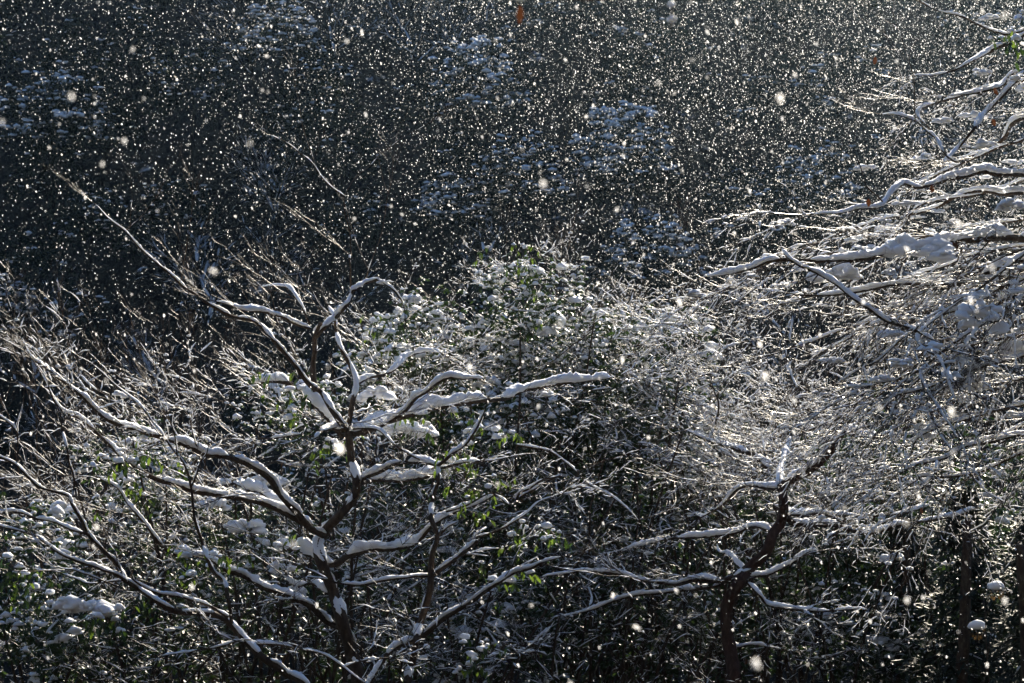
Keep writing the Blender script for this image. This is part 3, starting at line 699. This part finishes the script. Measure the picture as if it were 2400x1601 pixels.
limb(t, [(2570, 300)] + c2((2351, 560), (2260, 640), (2180, 700), (2080, 730), (2000, 760)), 21.5, 22, 12, 5, .043, sprays=2, **kw)
limb(t, [(2580, 480)] + c2((2351, 900), (2250, 905), (2150, 890), (2060, 900), (1960, 960), (1850, 990), (1700, 1010), (1600, 1040)), 21.5, 22, 12, 4, .050, sprays=2.2, **kw)
limb(t, [(2580, 620)] + c2((2351, 1200), (2200, 1260), (2050, 1300), (1900, 1290), (1750, 1310), (1550, 1350), (1350, 1360), (1150, 1330)), 21.5, 21.6, 13, 4, .056, sprays=2.6, **kw)
limb(t, [(2590, 700)] + c2((2351, 1350), (2200, 1400), (2050, 1420), (1900, 1440), (1700, 1480), (1500, 1520), (1300, 1600)), 21.5, 22.2, 14, 4, .056, sprays=2.8, **kw)
for k, (ya, yb, yc, xe, Ye) in enumerate([(640, 760, 900, 1960, 21.0), (720, 850, 980, 1990, 22.2), (760, 880, 1000, 2030, 21.4), (820, 920, 980, 2020, 20.6), (860, 980, 1050, 2090, 22.4), (920, 1020, 1080, 2110, 21.2),
        (960, 1060, 1110, 2130, 22), (1000, 1080, 1100, 2120, 20.8), (560, 640, 720, 1900, 22.3), (620, 700, 840, 1900, 22.6), (500, 560, 640, 2010, 22.6), (1040, 1120, 1160, 2200, 21.8), (660, 860, 1020, 2240, 20.0), (560, 780, 940, 2240, 19.8), (300, 420, 520, 2120, 22), (400, 480, 560, 2080, 21.8), (180, 260, 330, 2200, 21.5)]):
    limb(t, [(2590, ya - 60), (2460, ya), (2300, (ya + yb) / 2 + rng.uniform(-25, 25)), (2160, yb), ((2160 + xe) / 2, (yb + yc) / 2 + rng.uniform(-20, 20)), (xe, yc)], 21.5, Ye, 8, 3, .036, sprays=3.4, **kw)

# dark conifers in the shaded corner
def conifer_mesh(rg, h, rbase):
    lf, sn, br = MB(), MB(), MB()
    for z in np.arange(.2 * h, h * .98, h * .026):
        L = rbase * (1 - z / h) ** .8 + .1
        for a in rg.uniform(0, 6.3, 6):
            p = grow((0, 0, z), (math.cos(a), math.sin(a), -.12), L * rg.uniform(.8, 1.1), 6, .06, -.35, rg); r = np.linspace(.02, .006, 7)
            tube(br, p, r, 3, False)
            for i in range(1, 7):
                for _ in range(5):
                    o = p[i] + rg.normal(0, .05, 3); d = unit(np.array([math.cos(a), math.sin(a), -.4]) + rg.normal(0, .7, 3)); s = unit(np.cross(d, [0, 0, 1.])); l = rg.uniform(.12, .26)
                    lf.add([o, o + d * l * .5 + s * .03, o + d * l, o + d * l * .5 - s * .03], SQ)
            if rg.random() < .35: snow_on(sn, p, r, .035, rg, .45, 5, .07)
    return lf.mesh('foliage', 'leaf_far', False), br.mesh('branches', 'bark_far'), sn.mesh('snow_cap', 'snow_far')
CON = [conifer_mesh(rng, 6.5, 1.7) for _ in range(2)]
for n, (px, py, Y) in enumerate([(2260, 1130, 26.0), (2420, 1180, 25.0), (2120, 1210, 28.5), (2340, 1240, 29.5)]):
    b = base(px, Y); t = thing('conifer_tree', ['near-black conifer below the snow-bowed limbs, second from the edge', 'near-black conifer cut by the lower side edge', 'dark conifer farthest in from the corner beside the shaded shrubs', 'dark conifer behind the two near-black ones'][n], 'tree', b, 'dark conifers in the shaded corner')
    top = W(px, py, Y)[2]; s = (top - b[2]) / 6.5
    tm = trunk_mesh(rng, 6.0, .15, 'bark', .01)[0]; obj('trunk', tm, t, (0, 0, 0), 0, s)
    f, bb, sn = CON[n % 2]; rz = rng.uniform(0, 6.3)
    o = obj('foliage', f, t, (0, 0, 0), rz, s); o['kind'] = 'stuff'; o2 = obj('branches', bb, t, (0, 0, 0), rz, s); obj('snow_cap', sn, o2)['kind'] = 'stuff'

# ------------------------------------------------------------------ evergreen vines with single leaves
LEAF = []
for nm in ('leaf', 'leaf_dark'):
    mb = MB(); mb.add(*((LV, LQ, LT))); LEAF.append(mb.mesh('leaf', nm, True))
from mathutils import Matrix
def vine(px, py, Y, n, sx, sz, label, dark=.4, snow=10, size=.085):
    c = W(px, py, Y); t = thing('evergreen_vine', label, 'vine', c, 'evergreen vines hanging in the bare trees')
    mb, sb = MB(), MB(); tips = []
    for _ in range(max(4, n // 7)):
        p = grow((rng.normal(0, sx * .5), rng.normal(0, .22), rng.normal(0, sz * .5)), (rng.normal(), rng.normal(), .2), .35, 6, .3, -1.0, rng)
        tube(mb, p, np.linspace(.004, .002, 7), 3); tips.append(p)
    mb.build('stem', 'twig', t)
    for i in range(n):
        p = tips[i % len(tips)]; q = p[rng.integers(1, 7)] + rng.normal(0, .02, 3)
        a = rng.uniform(0, 6.3); m = rot_to((math.cos(a), math.sin(a), -1.3 + rng.normal(0, .5)), rng); l = size * rng.uniform(.7, 1.25)
        o = bpy.data.objects.new('leaf', LEAF[1 if rng.random() < dark else 0]); COL.objects.link(o); o.parent = t
        mm = np.eye(4); mm[:3, :3] = m.T * l; mm[:3, 3] = q; o.matrix_local = Matrix(mm.tolist())
    for i in range(snow):
        p = tips[i % len(tips)]; lump(sb, p[rng.integers(0, 4)] + np.array([0, 0, .015]), rng.uniform(.02, .055), rng, .8, ICO2, .32)
    if sb.n: sb.build('snow_pads', 'snow', t)['kind'] = 'stuff'
for a in [
    (1120, 1140, 22.9, 60, .18, .22, 'brightest green sunlit leaf spray hanging beside the crooked stem', .15, 3),
    (1240, 1240, 23.2, 60, .22, .28, 'green vine leaves with small snow pads past the crooked stem', .3, 10),
    (1190, 1330, 23.2, 40, .22, .22, 'small green leaf spray under the snow-padded vine', .35, 6),
    (1060, 1070, 23.6, 40, .22, .16, 'green leaves just below the level snow-covered limb', .3, 5),
    (1180, 1010, 24.8, 60, .5, .14, 'row of dark green leaves hanging under the thick snow-covered limb', .55, 10),
    (960, 985, 24.4, 50, .3, .14, 'green leaves under the start of the thick snow-covered limb', .5, 8),
    (690, 935, 24.3, 70, .22, .25, 'dense dark leaf clump beneath the plump snow-capped stub limb', .6, 10),
    (770, 1060, 24.4, 40, .2, .25, 'green leaves beside the upper trunk', .5, 6),
    (300, 1060, 23.0, 60, .3, .2, 'green leaf clump hung on the long arching limb towards the edge', .5, 12),
    (330, 1150, 23.6, 40, .35, .2, 'sparse green leaves beneath the arching limb', .5, 8),
    (450, 1310, 22.8, 60, .35, .22, 'green leaves hanging below the lower arching limb', .5, 12),
    (60, 1370, 22.5, 70, .28, .25, 'dark leaf clump at the lower edge near the broad snow pad', .65, 12),
    (230, 1440, 22.6, 60, .4, .15, 'dark leaves edging the broad snow pad', .7, 14),
    (620, 1300, 24.6, 50, .35, .2, 'dark leaves in the thicket before the winding trunk', .6, 8),
    (1080, 1520, 23.6, 50, .3, .22, 'green leaves low by the base of the crooked stem', .5, 12),
    (1230, 650, 29.0, 90, .4, .55, 'tall green leaf spray topping the thicket', .35, 14),
    (2380, 70, 20.4, 40, .2, .3, 'dark leaf clump on the limbs in the upper corner', .8, 8),
    (900, 800, 28.5, 50, .4, .3, 'green leaves among the snow pads beside the upper fork', .5, 14)]:
    vine(*a)

# big snow pads and clumps lying in the trees
def pad(px, py, Y, wpx, hpx, label, depth=.8, name='snow_clump'):
    c = W(px, py, Y); mb = MB(); r = wpx * .5 * K * Y
    for i in range(14):
        u = rng.uniform(-1, 1); o = np.array([u * .85 * r, rng.uniform(-.4, .4) * r, (.30 * (1 - u * u) - rng.uniform(0, .45)) * r * hpx / wpx * 1.6])
        lump(mb, o, r * rng.uniform(.16, .46), rng, rng.uniform(.6, 1.0), ICO2, .34)
    o = mb.build(name, 'snow'); o.location = c; o['label'] = label; o['category'] = 'snow'; o['group'] = 'snow clumps caught in the twigs'
for a in [
    (200, 1425, 22.4, 130, 60, 'broad rounded snow pad over dark leaves near the lower edge'),
    (880, 925, 24.6, 80, 60, 'big snow clump in the crook beside the upper trunk'),
    (570, 1235, 24.8, 90, 60, 'snow clump filling the hollow between two level limbs'),
    (500, 1180, 25.0, 70, 40, 'snow clump behind the near dark stem'),
    (640, 1130, 25.2, 80, 45, 'snow clump over the arch of twigs near the trunk'),
    (660, 1330, 24.4, 60, 40, 'snow clump low beside the winding trunk'),
    (690, 1390, 24.2, 70, 45, 'snow clump on the lower limb fork beside the trunk'),
    (960, 1010, 25.0, 120, 60, 'wide snow clump beneath the thick snow-covered limb'),
    (1290, 775, 29.5, 55, 50, 'paired round snow pads on the crest bushes'),
    (970, 705, 29, 60, 35, 'domed snow pad on the bush beside the upper fork'),
    (1960, 640, 21.3, 130, 70, 'large tapering snow bank under the long level limb'),
    (2140, 585, 21.2, 170, 70, 'largest smooth snow bank on the snow-bowed tree'),
    (2085, 640, 20.6, 34, 40, 'round snow ball hanging on a twig of the snow-bowed tree'),
    (2300, 740, 20.4, 110, 110, 'tall shaded snow bank behind hanging twigs'),
    (2370, 480, 20.6, 60, 60, 'rounded snow clump high on the snow-bowed tree'),
    (2250, 900, 21.4, 120, 60, 'shaded snow bank among drooping twigs'),
    (2380, 820, 21.4, 100, 80, 'blue-shaded snow bank at the side edge'),
    (2090, 1310, 27.5, 60, 36, 'knobbly snow clump over the dark shrubs'),
    (2120, 1145, 26.0, 20, 22, 'small round snow ball on a thin bough tip')]:
    pad(*a)

# snow-capped dried flower heads in the shaded corner
def seed_head(px, py, Y, label):
    c = W(px, py, Y); t = thing('dried_flower_head', label, 'flower head', c, 'snow-capped dried flower heads')
    mb = MB(); tube(mb, grow((0, 0, -1.6), (0, 0, 1), 1.55, 8, .04, .1, rng), .006, 5); mb.build('stalk', 'twig', t)
    mb = MB()
    for _ in range(70):
        d = unit(rng.standard_normal(3)); d[2] -= .2; l = .035; m = rot_to(d, rng); mb.add(d * .055 + (LV * l) @ m, LQ, LT)
    mb.build('petals', 'straw', t)['kind'] = 'stuff'
    sb = MB(); lump(sb, (0, 0, .035), .085, rng, .8, ICO2, .12); sb.build('snow_cap', 'snow', t)
seed_head(2290, 1478, 24.0, 'snow-capped dried flower head low before the dark conifers')
seed_head(2333, 1385, 23.6, 'snow-capped dried flower head higher up, nearer the side edge')

# dry leaves hanging on the snow-bowed tree
mb = MB(); mb.add(LV * .09, LQ, LT); DRY = mb.mesh('dry_leaf', 'leaf_dry')
for n, (px, py, Y) in enumerate([(2036, 466, 20.4), (2184, 433, 20.4), (2326, 278, 20.3), (2051, 133, 20.5), (2082, 164, 20.5), (2234, 567, 20.4), (2160, 1190, 25.4), (2250, 80, 20.3), (2330, 205, 20.4)]):
    o = obj('dry_leaf', DRY, None, W(px, py, Y)); o.rotation_euler = (rng.uniform(0, 6.3), R(rng.uniform(50, 110)), rng.uniform(0, 6.3)); o.scale = (.8, 1.3, .8)
    o['label'] = 'single russet dry leaf ' + ['at the tip beside a bare upright shoot', 'under the high kinked limb', 'high by the edge below the dark leaf clump', 'dangling leftmost in the snowy air', 'dangling second from left in the snowy air', 'beside the largest snow bank', 'over the level boughs by the conifers', 'topmost near the upper corner', 'close under the upper corner limbs'][n]; o['category'] = 'leaf'; o['group'] = 'russet dry leaves on the snow-bowed tree'
# near twig hanging into the top of the view
t = thing('overhanging_twig', 'blurred near twig with snow and a brown leaf hanging from the top edge', 'twig', W(1400, -30, 7.0))
lc = np.array(t.location)
P = catmull([W(x, y, 7.0) for x, y in [(1150, -60), (1300, -12), (1380, 0), (1450, -8), (1560, -25), (1700, -70)]]) - lc
mb = MB(); tube(mb, P, .004, 5); o = mb.build('stem', 'twig', t); sb = MB(); snow_on(sb, P, np.full(len(P), .004), .016, rng, .8, 7, .012); sb.build('snow_cap', 'snow', o)
P = catmull([W(x, y, 7.0) for x, y in [(1560, -25), (1575, 20), (1572, 70)]]) - lc
mb = MB(); tube(mb, P, .002, 5); o = mb.build('shoot', 'twig', t); sb = MB(); lump(sb, P[-4], .016, rng, .9, ICO2); lump(sb, P[6], .012, rng, .9, ICO2); sb.build('snow_cap', 'snow', o)
P = catmull([W(x, y, 7.0) for x, y in [(1240, -40), (1222, -12), (1219, 8)]]) - lc
mb = MB(); tube(mb, P, .002, 5); o = mb.build('shoot', 'twig', t); sb = MB(); lump(sb, P[-1] + [0, 0, .012], .016, rng, .8, ICO2); sb.build('snow_cap', 'snow', o)
q = obj('dry_leaf', DRY, t, W(1219, 12, 7.0) - lc); q.matrix_local = Matrix(((0, .055 / .09 * 1.1, .1, q.location[0]), (0, .1, -.6, q.location[1]), (-.62, 0, 0, q.location[2]), (0, 0, 0, 1)))

# ------------------------------------------------------------------ falling snow
def flakes(n, y0, y1, smin, smax, rg, plates, power=2.0, k0=.38, kx=.34, kz=.32, kmin=.10):
    u = rg.random(n); Y = (y0 ** (power + 1) + u * (y1 ** (power + 1) - y0 ** (power + 1))) ** (1 / (power + 1))
    hx = Y * .2118 + 1.2; hz = Y * .1413 + .8
    x = rg.uniform(-1, 1, n); z = rg.uniform(-1, 1, n)
    # density imitates backlight: more flakes towards the upper-right glow, fewer in low shade
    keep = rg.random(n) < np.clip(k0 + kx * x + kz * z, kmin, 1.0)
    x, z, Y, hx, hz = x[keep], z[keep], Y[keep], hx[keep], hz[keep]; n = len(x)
    c = np.stack([x * hx, Y, CAM[2] + z * hz], 1)
    g = np.array([terrain(c[:, 0], c[:, 1])]).ravel(); ok = c[:, 2] > g + .3; c = c[ok]; n = len(c)
    s = smin * (smax / smin) ** (rg.random(n) ** 1.9) * .5
    ax = unit(np.array([.28, 0, -1.0]) + rg.normal(0, .22, (n, 3))); st = rg.uniform(1.0, 2.4, n)
    mb = MB()
    for _ in range(plates):
        a = unit(rg.standard_normal((n, 3))); b = unit(np.cross(a, rg.standard_normal((n, 3))))
        q = np.stack([a, b, -a * rg.uniform(.6, 1.1, (n, 1)), -b * rg.uniform(.6, 1.1, (n, 1))], 1) * s[:, None, None]
        al = (q * ax[:, None]).sum(-1, keepdims=True); q = q + ax[:, None] * al * (st[:, None, None] - 1)
        v = (c[:, None] + q + (rg.normal(0, .18, (n, 1, 3)) * s[:, None, None])).reshape(-1, 3)
        mb.add(v, np.arange(4 * n).reshape(-1, 4))
    return mb
for nm, a in (('falling_snow', (5200, 3.2, 13, .004, .012, rng, 4, 1.2)), ('falling_snow', (40000, 11, 30, .003, .0125, rng, 3, 1.5)), ('falling_snow', (150000, 24, 58, .006, .017, rng, 2, 1.1)), ('falling_snow', (230000, 22, 52, .005, .013, rng, 2, 1.2, -.12, .62, .5, .0))):  # last group adds fine flakes that stand in for the upper-right glow
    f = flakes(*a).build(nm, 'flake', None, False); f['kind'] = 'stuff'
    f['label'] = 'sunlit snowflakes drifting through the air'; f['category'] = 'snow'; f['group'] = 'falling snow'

# ------------------------------------------------------------------ haze
m, nt, out = new_mat('haze')
pv = nt.nodes.new('ShaderNodeVolumePrincipled'); pv.inputs['Color'].default_value = (.55, .80, 1, 1)
pv.inputs['Density'].default_value = .00019; pv.inputs['Anisotropy'].default_value = .92
nt.links.new(pv.outputs[0], out.inputs['Volume']); M['haze'] = m
mb = MB(); x0, x1, y0, y1, z0, z1 = -115, 115, -65, 180, -40, 72
mb.add([(x0, y0, z0), (x1, y0, z0), (x1, y1, z0), (x0, y1, z0), (x0, y0, z1), (x1, y0, z1), (x1, y1, z1), (x0, y1, z1)],
       [(0, 3, 2, 1), (4, 5, 6, 7), (0, 1, 5, 4), (1, 2, 6, 5), (2, 3, 7, 6), (3, 0, 4, 7)])
h = mb.build('haze', 'haze', None, False); h['kind'] = 'stuff'
